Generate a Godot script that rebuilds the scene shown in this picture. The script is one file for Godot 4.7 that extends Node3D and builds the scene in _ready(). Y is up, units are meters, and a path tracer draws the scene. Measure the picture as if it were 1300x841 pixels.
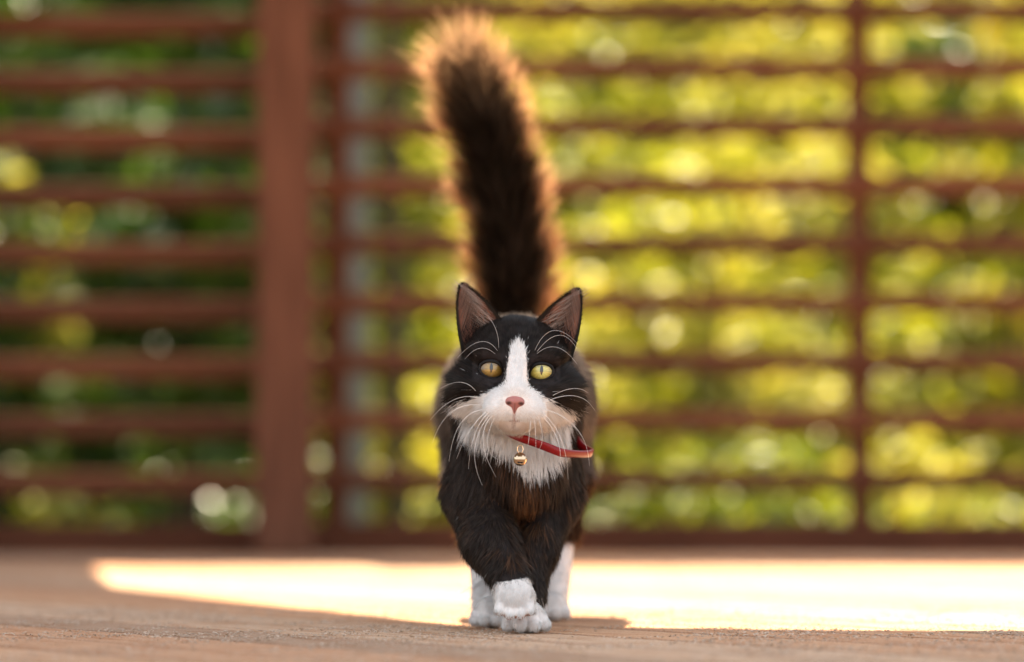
extends Node3D

var rng := RandomNumberGenerator.new()
var M := {}
var tuft := FastNoiseLite.new()
var tuft2 := FastNoiseLite.new()

# ------------------------------------------------------------------ naming
func tag(o: Node, label: String, category := "", group := "", kind := "") -> Node:
	if label: o.set_meta("label", label)
	if category: o.set_meta("category", category)
	if group: o.set_meta("group", group)
	if kind: o.set_meta("kind", kind)
	return o

func base(called: String, at := Vector3.ZERO, turn := 0.0) -> Node3D:
	var o := Node3D.new()
	o.name = numbered(self, called)
	add_child(o)
	o.position = at
	o.rotation.y = turn
	return o

func numbered(parent: Node, called: String) -> String:
	if not parent.has_node(called):
		return called
	var k := 1
	while parent.has_node("%s_%03d" % [called, k]):
		k += 1
	return "%s_%03d" % [called, k]

func part(called: String, mesh: Mesh, mat: Material, parent: Node) -> MeshInstance3D:
	var o := MeshInstance3D.new()
	o.name = numbered(parent, called)
	o.mesh = mesh
	o.material_override = mat
	parent.add_child(o)
	return o

# ------------------------------------------------------------------ small mesh helpers
func tri_front(st: SurfaceTool, a: Vector3, b: Vector3, c: Vector3, n: Vector3) -> void:
	# one triangle whose front looks along n
	st.set_normal(n)
	if (c - a).cross(b - a).dot(n) > 0.0:
		st.add_vertex(a); st.add_vertex(b); st.add_vertex(c)
	else:
		st.add_vertex(a); st.add_vertex(c); st.add_vertex(b)

func box_mesh(size: Vector3, bevel: float) -> ArrayMesh:
	# a box with chamfered edges, centred on the origin
	var st := SurfaceTool.new()
	st.begin(Mesh.PRIMITIVE_TRIANGLES)
	var h := size * 0.5
	var ax := [Vector3.RIGHT, Vector3.UP, Vector3.BACK]
	for k in 3:
		var u: Vector3 = ax[(k + 1) % 3]
		var v: Vector3 = ax[(k + 2) % 3]
		var w: Vector3 = ax[k]
		var hu: float = h[(k + 1) % 3] - bevel
		var hv: float = h[(k + 2) % 3] - bevel
		for s in [-1.0, 1.0]:
			var c: Vector3 = w * h[k] * s
			var q := [c - u * hu - v * hv, c + u * hu - v * hv, c + u * hu + v * hv, c - u * hu + v * hv]
			tri_front(st, q[0], q[1], q[2], w * s)
			tri_front(st, q[0], q[2], q[3], w * s)
	for k in 3:
		var u: Vector3 = ax[(k + 1) % 3]
		var v: Vector3 = ax[(k + 2) % 3]
		var w: Vector3 = ax[k]
		var l: float = h[k] - bevel
		var hu: float = h[(k + 1) % 3]
		var hv: float = h[(k + 2) % 3]
		for su in [-1.0, 1.0]:
			for sv in [-1.0, 1.0]:
				var p1: Vector3 = u * hu * su + v * (hv - bevel) * sv
				var p2: Vector3 = u * (hu - bevel) * su + v * hv * sv
				var n: Vector3 = (u * su + v * sv).normalized()
				tri_front(st, p1 - w * l, p2 - w * l, p2 + w * l, n)
				tri_front(st, p1 - w * l, p2 + w * l, p1 + w * l, n)
	for sx in [-1.0, 1.0]:
		for sy in [-1.0, 1.0]:
			for sz in [-1.0, 1.0]:
				tri_front(st, Vector3(h.x * sx, (h.y - bevel) * sy, (h.z - bevel) * sz), Vector3((h.x - bevel) * sx, h.y * sy, (h.z - bevel) * sz), Vector3((h.x - bevel) * sx, (h.y - bevel) * sy, h.z * sz), Vector3(sx, sy, sz).normalized())
	return st.commit()

func tube_mesh(pts: Array, radii: Array, sides := 7, closed := false) -> ArrayMesh:
	var v := PackedVector3Array()
	var n := PackedVector3Array()
	var idx := PackedInt32Array()
	var count := pts.size()
	var ref := Vector3(0.31, 0.17, 0.93).normalized()
	for i in count:
		var a: Vector3 = pts[(i - 1 + count) % count] if closed else pts[maxi(i - 1, 0)]
		var b: Vector3 = pts[(i + 1) % count] if closed else pts[mini(i + 1, count - 1)]
		var t := (b - a).normalized()
		var u := t.cross(ref).normalized()
		var w := t.cross(u)
		for s in sides:
			var an := TAU * s / sides
			var d := u * cos(an) + w * sin(an)
			v.append(pts[i] + d * radii[i])
			n.append(d)
	var rings := count if closed else count - 1
	for i in rings:
		var j := (i + 1) % count
		for s in sides:
			var s2 := (s + 1) % sides
			var q := [i * sides + s, i * sides + s2, j * sides + s2, j * sides + s]
			add_front(idx, v, n, q[0], q[1], q[2])
			add_front(idx, v, n, q[0], q[2], q[3])
	return arr_mesh(v, n, idx, PackedColorArray())

func add_front(idx: PackedInt32Array, v: PackedVector3Array, n: PackedVector3Array, a: int, b: int, c: int) -> void:
	if (v[c] - v[a]).cross(v[b] - v[a]).dot(n[a] + n[b] + n[c]) > 0.0:
		idx.append(a); idx.append(b); idx.append(c)
	else:
		idx.append(a); idx.append(c); idx.append(b)

func arr_mesh(v: PackedVector3Array, n: PackedVector3Array, idx: PackedInt32Array, c: PackedColorArray) -> ArrayMesh:
	var a := []
	a.resize(Mesh.ARRAY_MAX)
	a[Mesh.ARRAY_VERTEX] = v
	a[Mesh.ARRAY_NORMAL] = n
	a[Mesh.ARRAY_INDEX] = idx
	if c.size():
		a[Mesh.ARRAY_COLOR] = c
	var m := ArrayMesh.new()
	m.add_surface_from_arrays(Mesh.PRIMITIVE_TRIANGLES, a)
	return m

func smooth_path(pts: Array, n: int, closed := false) -> Array:
	var out := []
	var cnt := pts.size()
	for i in n:
		var f: float = float(i) / (n if closed else n - 1) * (cnt if closed else cnt - 1)
		var k := int(floor(f))
		if not closed:
			k = mini(k, cnt - 2)
		var t := f - k
		var p0 = pts[(k - 1 + cnt) % cnt] if closed else pts[maxi(k - 1, 0)]
		var p1 = pts[k % cnt]
		var p2 = pts[(k + 1) % cnt]
		var p3 = pts[(k + 2) % cnt] if closed else pts[mini(k + 2, cnt - 1)]
		out.append(p1.cubic_interpolate(p2, p0, p3, t))
	return out

func std(color: Color, rough: float, spec := 0.5) -> StandardMaterial3D:
	var m := StandardMaterial3D.new()
	m.albedo_color = color.linear_to_srgb()
	m.roughness = rough
	m.metallic_specular = spec
	return m

# ------------------------------------------------------------------ field meshing (smooth union of tapered capsules and ellipsoids)
func field_mesh(prims: Array, cuts: Array, lo: Vector3, hi: Vector3, cell: float, k: float) -> Array:
	var nx := int((hi.x - lo.x) / cell) + 2
	var ny := int((hi.y - lo.y) / cell) + 2
	var nz := int((hi.z - lo.z) / cell) + 2
	var f := PackedFloat32Array()
	f.resize(nx * ny * nz)
	var margin := 5.0 / k + cell
	for pr in prims:
		var a: Vector3 = pr[1]
		var ball: bool = pr[0] == 1
		var b: Vector3 = pr[1] if ball else pr[2]
		var rv: Vector3 = pr[2] if ball else Vector3.ZERO
		var ra: float = rv[rv.max_axis_index()] if ball else pr[3]
		var rb: float = ra if ball else pr[4]
		var rm := maxf(ra, rb) + margin
		var i0 := maxi(0, int((minf(a.x, b.x) - rm - lo.x) / cell))
		var i1 := mini(nx - 1, int((maxf(a.x, b.x) + rm - lo.x) / cell) + 1)
		var j0 := maxi(0, int((minf(a.y, b.y) - rm - lo.y) / cell))
		var j1 := mini(ny - 1, int((maxf(a.y, b.y) + rm - lo.y) / cell) + 1)
		var k0 := maxi(0, int((minf(a.z, b.z) - rm - lo.z) / cell))
		var k1 := mini(nz - 1, int((maxf(a.z, b.z) + rm - lo.z) / cell) + 1)
		var ab := b - a
		var inv := 1.0 / maxf(ab.length_squared(), 1e-12)
		for z in range(k0, k1 + 1):
			for y in range(j0, j1 + 1):
				var row := (z * ny + y) * nx
				for x in range(i0, i1 + 1):
					var p := Vector3(lo.x + x * cell, lo.y + y * cell, lo.z + z * cell) - a
					var d: float
					if ball:
						var q := p / rv
						var l := q.length()
						var g := (q / rv).length()
						d = l * (l - 1.0) / maxf(g, 1e-6) if l > 1e-4 else -ra
					else:
						var t := clampf(p.dot(ab) * inv, 0.0, 1.0)
						d = (p - ab * t).length() - (ra + (rb - ra) * t)
					if d < margin:
						f[row + x] += exp(-k * d)
	for i in f.size():
		f[i] = -log(f[i]) / k if f[i] > 1e-20 else 1.0
	for c in cuts:
		# elliptical shafts that run along +z from a depth on: [centre, rx, ry, roll]
		var ce: Vector3 = c[0]
		var co := cos(c[3])
		var si := sin(c[3])
		for z in nz:
			var pz := lo.z + z * cell
			if pz < ce.z - 0.01: continue
			for y in ny:
				var dy := lo.y + y * cell - ce.y
				if absf(dy) > c[1] + 0.01: continue
				for x in nx:
					var dx := lo.x + x * cell - ce.x
					if absf(dx) > c[1] + 0.01: continue
					var ex: float = (dx * co + dy * si) / c[1]
					var ey: float = (dy * co - dx * si) / c[2]
					var d: float = maxf((sqrt(ex * ex + ey * ey) - 1.0) * c[2], ce.z - pz)
					var at := (z * ny + y) * nx + x
					f[at] = maxf(f[at], -d)
	# surface nets
	var verts := PackedVector3Array()
	var where := PackedInt32Array()
	where.resize(nx * ny * nz)
	where.fill(-1)
	var off := [0, 1, nx, nx + 1, nx * ny, nx * ny + 1, nx * ny + nx, nx * ny + nx + 1]
	var edges := [[0, 1], [2, 3], [4, 5], [6, 7], [0, 2], [1, 3], [4, 6], [5, 7], [0, 4], [1, 5], [2, 6], [3, 7]]
	var vals := PackedFloat32Array()
	vals.resize(8)
	for z in nz - 1:
		for y in ny - 1:
			var row := (z * ny + y) * nx
			for x in nx - 1:
				var at := row + x
				var neg := 0
				for q in 8:
					if f[at + off[q]] < 0.0: neg += 1
				if neg == 0 or neg == 8: continue
				for q in 8:
					vals[q] = f[at + off[q]]
				var sum := Vector3.ZERO
				var cnt := 0
				for e in edges:
					var va := vals[e[0]]
					var vb := vals[e[1]]
					if (va < 0.0) != (vb < 0.0):
						var t := va / (va - vb)
						var pa := Vector3(e[0] & 1, (e[0] >> 1) & 1, e[0] >> 2)
						var pb := Vector3(e[1] & 1, (e[1] >> 1) & 1, e[1] >> 2)
						sum += pa.lerp(pb, t)
						cnt += 1
				where[at] = verts.size()
				verts.append(lo + (Vector3(x, y, z) + sum / cnt) * cell)
	var idx := PackedInt32Array()
	var norms := PackedVector3Array()
	norms.resize(verts.size())
	var step := [1, nx, nx * ny]
	for z in range(1, nz - 1):
		for y in range(1, ny - 1):
			for x in range(1, nx - 1):
				var at := (z * ny + y) * nx + x
				if where[at] < 0 and where[at - 1] < 0 and where[at - nx] < 0: continue
				var here := f[at] < 0.0
				for ax in 3:
					if here == (f[at + step[ax]] < 0.0): continue
					var su: int = step[(ax + 1) % 3]
					var sv: int = step[(ax + 2) % 3]
					var q := [where[at], where[at - su], where[at - su - sv], where[at - sv]]
					if q.min() < 0: continue
					var n := Vector3.ZERO
					n[ax] = 1.0 if here else -1.0
					var fn := (verts[q[2]] - verts[q[0]]).cross(verts[q[1]] - verts[q[3]])
					if fn.dot(n) < 0.0: fn = -fn
					for w in 4: norms[q[w]] += fn
					if (verts[q[2]] - verts[q[0]]).cross(verts[q[1]] - verts[q[0]]).dot(n) > 0.0:
						idx.append_array([q[0], q[1], q[2], q[0], q[2], q[3]])
					else:
						idx.append_array([q[0], q[2], q[1], q[0], q[3], q[2]])
	for i in norms.size():
		norms[i] = norms[i].normalized()
	return [verts, norms, idx]

# ------------------------------------------------------------------ hair
class Hair:
	var v := PackedVector3Array()
	var n := PackedVector3Array()
	var c := PackedColorArray()
	var i := PackedInt32Array()
	var own := false
	func strand(p: Vector3, nn: Vector3, d: Vector3, roll: float, length: float, w: float, bend: Vector3, c0: Color, c1: Color, long := false) -> void:
		var s := d.cross(nn).normalized()
		s = s.rotated(d, roll) * (w * 0.5)
		if own: nn = s.cross(d).normalized()
		var k := v.size()
		var tip := p + d * length + bend * length
		if long:
			var m1 := p + d * (length * 0.34) + bend * (length * 0.11)
			var m2 := p + d * (length * 0.68) + bend * (length * 0.46)
			v.append(p - s); v.append(p + s); v.append(m1 - s); v.append(m1 + s); v.append(m2 - s * 0.7); v.append(m2 + s * 0.7); v.append(tip)
			for q in 7: n.append(nn)
			var ca := c0.lerp(c1, 0.10 if own else 0.34)
			var cb := c0.lerp(c1, 0.52 if own else 0.68)
			c.append(c0); c.append(c0); c.append(ca); c.append(ca); c.append(cb); c.append(cb); c.append(c1)
			i.append_array([k, k + 3, k + 1, k, k + 2, k + 3, k + 2, k + 5, k + 3, k + 2, k + 4, k + 5, k + 4, k + 6, k + 5])
		else:
			var m := p + d * (length * 0.5) + bend * (length * 0.25)
			v.append(p - s); v.append(p + s); v.append(m - s * 0.85); v.append(m + s * 0.85); v.append(tip)
			for q in 5: n.append(nn)
			var ca := c0.lerp(c1, 0.5)
			c.append(c0); c.append(c0); c.append(ca); c.append(ca); c.append(c1)
			i.append_array([k, k + 3, k + 1, k, k + 2, k + 3, k + 2, k + 4, k + 3])

const WHITE := Color(0.87, 0.86, 0.84)
const BLACK := Color(0.014, 0.0115, 0.0105)
const DARK := Color(0.025, 0.0195, 0.0165)
const RUST := Color(0.17, 0.075, 0.032)
var head_at := Transform3D()

func face_white(q: Vector3) -> float:
	# how far a point of the face (head axes, origin between the eyes) lies inside the white mask, in metres
	var u := absf(q.x - 0.0005)
	var s := 1.0 if q.x > 0.0 else -1.0
	var blaze := lerpf(0.0094, 0.0064, clampf(q.y / 0.022, 0.0, 1.0))
	if q.y > 0.020:
		blaze = lerpf(0.0066, -0.007, (q.y - 0.020) / 0.017)
	if q.y < -0.005:
		blaze += (-0.005 - q.y) * 0.22
	var low := -0.0138 - clampf(u - 0.010, 0.0, 0.026) * (0.56 + 0.04 * s) + maxf(0.0, u - (0.052 if s < 0.0 else 0.058)) * 0.6
	return maxf(blaze - u, minf(low - q.y, 0.02))

func lip_line(ax: float) -> float:
	return -0.0458 - 0.0030 * (ax / 0.010) * (1.0 - 0.35 * ax / 0.010)

func bib_white(p: Vector3) -> float:
	# the white bib on the throat and chest
	if p.z < -0.03 or p.y > 0.212: return -0.02
	var l := -0.055
	if p.y < 0.187: l = lerpf(0.014, -0.024, clampf((p.y - 0.150) / 0.037, 0.0, 1.0))
	if p.y < 0.187 and p.y > 0.172: l = minf(l, lerpf(-0.014, -0.05, (p.y - 0.172) / 0.015))
	var r := lerpf(0.030, 0.070, clampf((p.y - 0.150) / 0.045, 0.0, 1.0))
	return minf(minf(p.x - l, r - p.x), p.y - 0.150)

func body_white(p: Vector3) -> float:
	var w := bib_white(p)
	if p.y < 0.10 and p.z < -0.045:
		w = maxf(w, 0.076 - p.y)                      # hind feet up to the hock
	if p.y < 0.07 and p.z >= -0.045:
		w = maxf(w, 0.0480 - p.y + (p.x + 0.004) * 0.16 if p.z > 0.028 and p.y > 0.006 else 0.028 - p.y)
	return w

func grow(hair: Hair, back: Hair, mesh: Array, region: String, density: float) -> void:
	var v: PackedVector3Array = mesh[0]
	var n: PackedVector3Array = mesh[1]
	var idx: PackedInt32Array = mesh[2]
	var inv := head_at.affine_inverse()
	for t in range(0, idx.size(), 3):
		var a := v[idx[t]]
		var b := v[idx[t + 1]]
		var c := v[idx[t + 2]]
		var area := (b - a).cross(c - a).length() * 0.5
		var na := n[idx[t]]
		var seen := 1.0 if na.z > -0.25 else 0.45
		var want := area * density * seen
		var mid := (a + b + c) / 3.0
		if region == "body" and mid.y > 0.30 and mid.z < -0.385:
			want = area * 1.05e6
		elif region == "body" and mid.z < -0.12 and mid.y > 0.1:
			want *= 0.6
		var count := int(want) + (1 if rng.randf() < want - int(want) else 0)
		for s in count:
			var r1 := sqrt(rng.randf())
			var r2 := rng.randf()
			var wa := 1.0 - r1
			var wb := r1 * (1.0 - r2)
			var wc := r1 * r2
			var p := a * wa + b * wb + c * wc
			var nn := (n[idx[t]] * wa + n[idx[t + 1]] * wb + n[idx[t + 2]] * wc).normalized()
			if region == "head": head_strand(hair, p, nn, inv)
			else: body_strand(hair, back, p, nn, region)

func head_strand(hair: Hair, p: Vector3, nn: Vector3, inv: Transform3D) -> void:
	var q := inv * p
	var nl := inv.basis * nn
	var ax := absf(q.x)
	var sgn := 1.0 if q.x > 0.0 else -1.0
	# bare: eye openings, nose leather
	if q.z > 0.0:
		var ex := (ax - 0.0225) / 0.0106
		var ey := (q.y) / 0.0078
		if ex * ex + ey * ey < 1.0: return
	if q.z > 0.055 and q.y > -0.041 and q.y < -0.0255 and ax < 0.0088 * (q.y + 0.043) / 0.0165: return
	if q.z < -0.05: return
	var jit := Vector3(tuft.get_noise_3dv(p * 1000.0), tuft.get_noise_3dv(p * 1000.0 + Vector3(91, 7, 3)), tuft.get_noise_3dv(p * 1000.0 + Vector3(5, 71, 37)))
	# the coat flows away from the nose
	var flow := Vector3(q.x * 1.0, q.y + 0.028, 0.0)
	flow = flow / maxf(flow.length(), 0.004)
	flow.z = -0.55
	var length := 0.0062
	var lift := 0.20
	var out := clampf((ax - 0.030) / 0.022, 0.0, 1.0)
	var low := clampf((-q.y - 0.005) / 0.03, 0.0, 1.0)
	if q.y < -0.014:
		flow.y -= 0.35 * out + 0.6 * clampf((0.052 - q.z) / 0.03, 0.0, 1.0) * low
	length += 0.0125 * out * clampf((0.035 - q.y) / 0.03, 0.0, 1.0) * clampf((q.y + 0.050) / 0.030, 0.65, 1.0)
	length += 0.0125 * low * clampf((0.040 - q.z) / 0.03, 0.0, 1.0)
	lift += 0.22 * out
	if q.z > 0.03 and ax < 0.030:
		var near_nose := clampf((q.z - 0.030) / 0.028, 0.0, 1.0)
		length = lerpf(length, 0.0033, near_nose)
		lift = lerpf(lift, 0.32, near_nose)
		if q.y < -0.043:
			flow.y -= 0.9
	if absf((ax - 0.0225) / 0.0165) < 1.0 and absf(q.y / 0.0135) < 1.0 and q.z > 0.0:
		length = minf(length, 0.0036)
		lift = 0.12
	var fw := (head_at.basis * flow)
	var tang := (fw - nn * fw.dot(nn)).normalized()
	var d := (tang + nn * lift + jit * 0.33 + Vector3(rng.randfn(0, 0.10), rng.randfn(0, 0.10), rng.randfn(0, 0.10))).normalized()
	var w := face_white(q) + jit.x * 0.0016 + rng.randfn(0.0, 0.0011)
	length *= rng.randf_range(0.65, 1.2)
	var c0: Color
	var c1: Color
	if w > 0.0:
		var g := rng.randf_range(0.86, 1.04)
		c0 = WHITE * Color(g, g, g)
		c1 = c0
		if q.z > 0.036 and ax < 0.019:
			var lip := absf(q.y - lip_line(ax))
			if lip < 0.0018: length *= 0.8
			if (lip < 0.0007 and ax < 0.005) or (ax < 0.0008 and q.y < -0.0385 and q.y > -0.0462):
				c0 = Color(0.34, 0.24, 0.21)
				c1 = Color(0.50, 0.40, 0.37)
				length *= 0.45
		if q.y < -0.0465 and q.z > 0.045 and ax < 0.013:
			c1 = Color(0.72, 0.62, 0.56)
	else:
		var g := rng.randf_range(0.6, 1.5) * (1.0 + 0.9 * jit.y)
		c0 = BLACK * Color(g, g, g)
		c1 = DARK * Color(g, g, g)
		if rng.randf() < 0.0012:
			c0 = Color(0.5, 0.5, 0.5)
			c1 = c0
	c0.a = 1.0
	c1.a = 1.0
	hair.strand(p - nn * 0.0004, nn, d, rng.randf_range(-0.9, 0.9), length, rng.randf_range(0.00034, 0.00058), tang * 0.10 + Vector3(0, -0.06, 0) * out, c0, c1, length > 0.012)

func body_strand(hair: Hair, back: Hair, p: Vector3, nn: Vector3, region: String) -> void:
	var jit := Vector3(tuft.get_noise_3dv(p * 1000.0), tuft.get_noise_3dv(p * 1000.0 + Vector3(91, 7, 3)), tuft.get_noise_3dv(p * 1000.0 + Vector3(5, 71, 37)))
	var big := Vector3(tuft2.get_noise_3dv(p * 1000.0), tuft2.get_noise_3dv(p * 1000.0 + Vector3(91, 7, 3)), tuft2.get_noise_3dv(p * 1000.0 + Vector3(5, 71, 37)))
	var rnd := Vector3(rng.randfn(0, 0.11), rng.randfn(0, 0.11), rng.randfn(0, 0.11))
	var g := rng.randf_range(0.6, 1.5) * (1.0 + 0.7 * jit.y)
	if region == "body" and p.y > 0.285 and p.z < -0.375:
		# the bottle-brush tail
		var up := Vector3(-0.10 - 0.35 * clampf((p.y - 0.45) / 0.15, 0.0, 1.0), 1.0, 0.0).normalized()
		var out := clampf((p.y - 0.285) / 0.045, 0.0, 1.0)
		var near_tip := clampf((p.y - 0.585) / 0.05, 0.0, 1.0)
		var d := (nn * lerpf(0.35, 0.95, out) + up * lerpf(0.9, 0.62, out) + jit * 0.48 + big * 0.48 + rnd * 0.9).normalized()
		var length := lerpf(0.024, lerpf(0.052, 0.060, clampf((p.y - 0.36) / 0.16, 0.0, 1.0)), out) * rng.randf_range(0.55, 1.12)
		length = lerpf(length, length * 0.85, near_tip)
		d = (d + up * near_tip * 0.7).normalized()
		if rng.randf() < 0.012: length *= 1.45
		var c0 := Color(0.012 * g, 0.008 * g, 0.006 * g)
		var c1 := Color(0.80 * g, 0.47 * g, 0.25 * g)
		c1 = c1.lerp(Color(0.030 * g, 0.018 * g, 0.012 * g), clampf((nn.z - 0.22) / 0.45, 0.0, 0.96) * (1.0 - 0.45 * clampf((p.y - 0.50) / 0.10, 0.0, 1.0)))   # camera-facing tips near black: shade of the unlit tail centre put into colour
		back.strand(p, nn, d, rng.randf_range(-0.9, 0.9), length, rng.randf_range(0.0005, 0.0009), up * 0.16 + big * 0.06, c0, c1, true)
		return
	var w := body_white(p) + jit.x * 0.003 + rng.randfn(0.0, 0.0016)
	var length := 0.013
	var lift := 0.30
	var flow := Vector3(nn.x * 0.2, -0.45, -1.0)
	var width := rng.randf_range(0.00045, 0.00075)
	var c0 := BLACK * Color(g, g, g)
	var c1 := DARK * Color(g * 2.0, g * 1.85, g * 1.7)
	var target := hair
	if region == "paw":
		length = 0.0036
		lift = 0.34
		flow = Vector3(0, -0.6, 0.5) if p.y > 0.018 else Vector3(nn.x, -0.7, 0.3)
		width *= 0.75
	elif p.z > -0.09:
		flow = Vector3(0, -1.0, -0.15)
		if p.y < 0.13:
			length = 0.0095
			lift = 0.27
			if p.x < 0.0: flow = Vector3(-0.25 + 0.3 * big.x, -1.0, -0.35)
		elif absf(p.x - 0.015) < 0.062 and p.z > -0.03:
			length = 0.021
			lift = 0.34
			flow = Vector3((p.x - 0.012) * 4.0, -1.0, 0.1)
		var rusty := clampf(1.0 - absf(p.x - 0.013) / 0.026, 0.0, 1.0) * clampf(1.0 - absf(p.y - 0.132) / 0.045, 0.0, 1.0)
		rusty = clampf(rusty * 1.5 + big.y * 0.7, 0.0, 0.9) * (1.0 if rng.randf() < 0.35 + 0.5 * jit.z else 0.12)
		c0 = c0.lerp(RUST, rusty)
		c1 = c1.lerp(RUST * Color(g * 1.5, g * 1.5, g * 1.5), rusty)
		if rusty > 0.3: length = 0.024
	else:
		length = 0.017
		lift = 0.36
		if p.y < 0.19:
			flow = Vector3(nn.x * 0.3, -1.0, -0.6)
			length = 0.015
			lift = 0.32
		if p.y < 0.085:
			length = 0.006
			lift = 0.22
			flow = Vector3(0, -1, -0.1)
		c1 = Color(0.135 * g, 0.104 * g, 0.086 * g)  # grey-brown tips: sky sheen on the black flank put into hair colour
		if p.y < 0.150 and p.y > 0.085:
			target = back
			c0 = Color(0.022 * g, 0.016 * g, 0.012 * g)
			c1 = Color(0.20 * g, 0.105 * g, 0.052 * g)
	var tang := (flow - nn * flow.dot(nn)).normalized()
	var d := (tang + nn * lift + jit * 0.30 + big * 0.20 + rnd).normalized()
	if w > 0.0:
		g = rng.randf_range(0.84, 1.0) if region == "paw" else rng.randf_range(0.82, 1.0)
		c0 = WHITE * Color(g, g, g)
		c1 = c0
		target = hair
		if region == "body" and p.y > 0.13: length = 0.0165
		if region == "paw":
			var cx := 0.0035 if p.z > 0.048 or (p.z > 0.04 and p.y > 0.026) else 0.0120 if p.z > -0.02 else p.x + 0.003
			var gx := absf(p.x - cx)
			if minf(gx, absf(gx - 0.0100)) < 0.0013 and p.y < 0.026 and nn.z > 0.1:
				c0 = Color(0.42 * g, 0.34 * g, 0.29 * g)
				c1 = Color(0.56 * g, 0.49 * g, 0.44 * g)
				length *= 0.5
		if region == "paw" and p.z > 0.035 and p.y > 0.010 and p.y < 0.026 and nn.y < -0.42:
			length = 0.0014
			c0 = Color(0.42 * g, 0.23 * g, 0.15 * g)
			c1 = c0
	elif rng.randf() < 0.0008:
		c0 = Color(0.45, 0.44, 0.43)
		c1 = c0
	c0.a = 1.0
	c1.a = 1.0
	length *= rng.randf_range(0.6, 1.2)
	target.strand(p - nn * 0.0005, nn, d, rng.randf_range(-0.9, 0.9), length, width, tang * 0.12 + Vector3(0, -0.10, 0), c0, c1, length > 0.014)

# ------------------------------------------------------------------ cat
func paw_prims(at: Vector3, yaw: float, pitch: float, size: float) -> Array:
	# a foot: heel, instep and four toes; local +z is the direction of the toes
	var bs := Basis(Vector3.UP, yaw) * Basis(Vector3.RIGHT, pitch)
	var out := []
	out.append([0, at + bs * Vector3(0, 0.006, -0.016) * size, at + bs * Vector3(0, 0.003, 0.004) * size, 0.0135 * size, 0.0145 * size])
	for k in 4:
		var x: float = [-0.0150, -0.0058, 0.0058, 0.0150][k]
		var z: float = [0.0105, 0.0185, 0.0185, 0.0105][k]
		out.append([0, at + bs * Vector3(x * 0.75, 0.002, 0.002) * size, at + bs * Vector3(x, -0.0035, z) * size, 0.0064 * size, 0.0055 * size])
	return out

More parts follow.
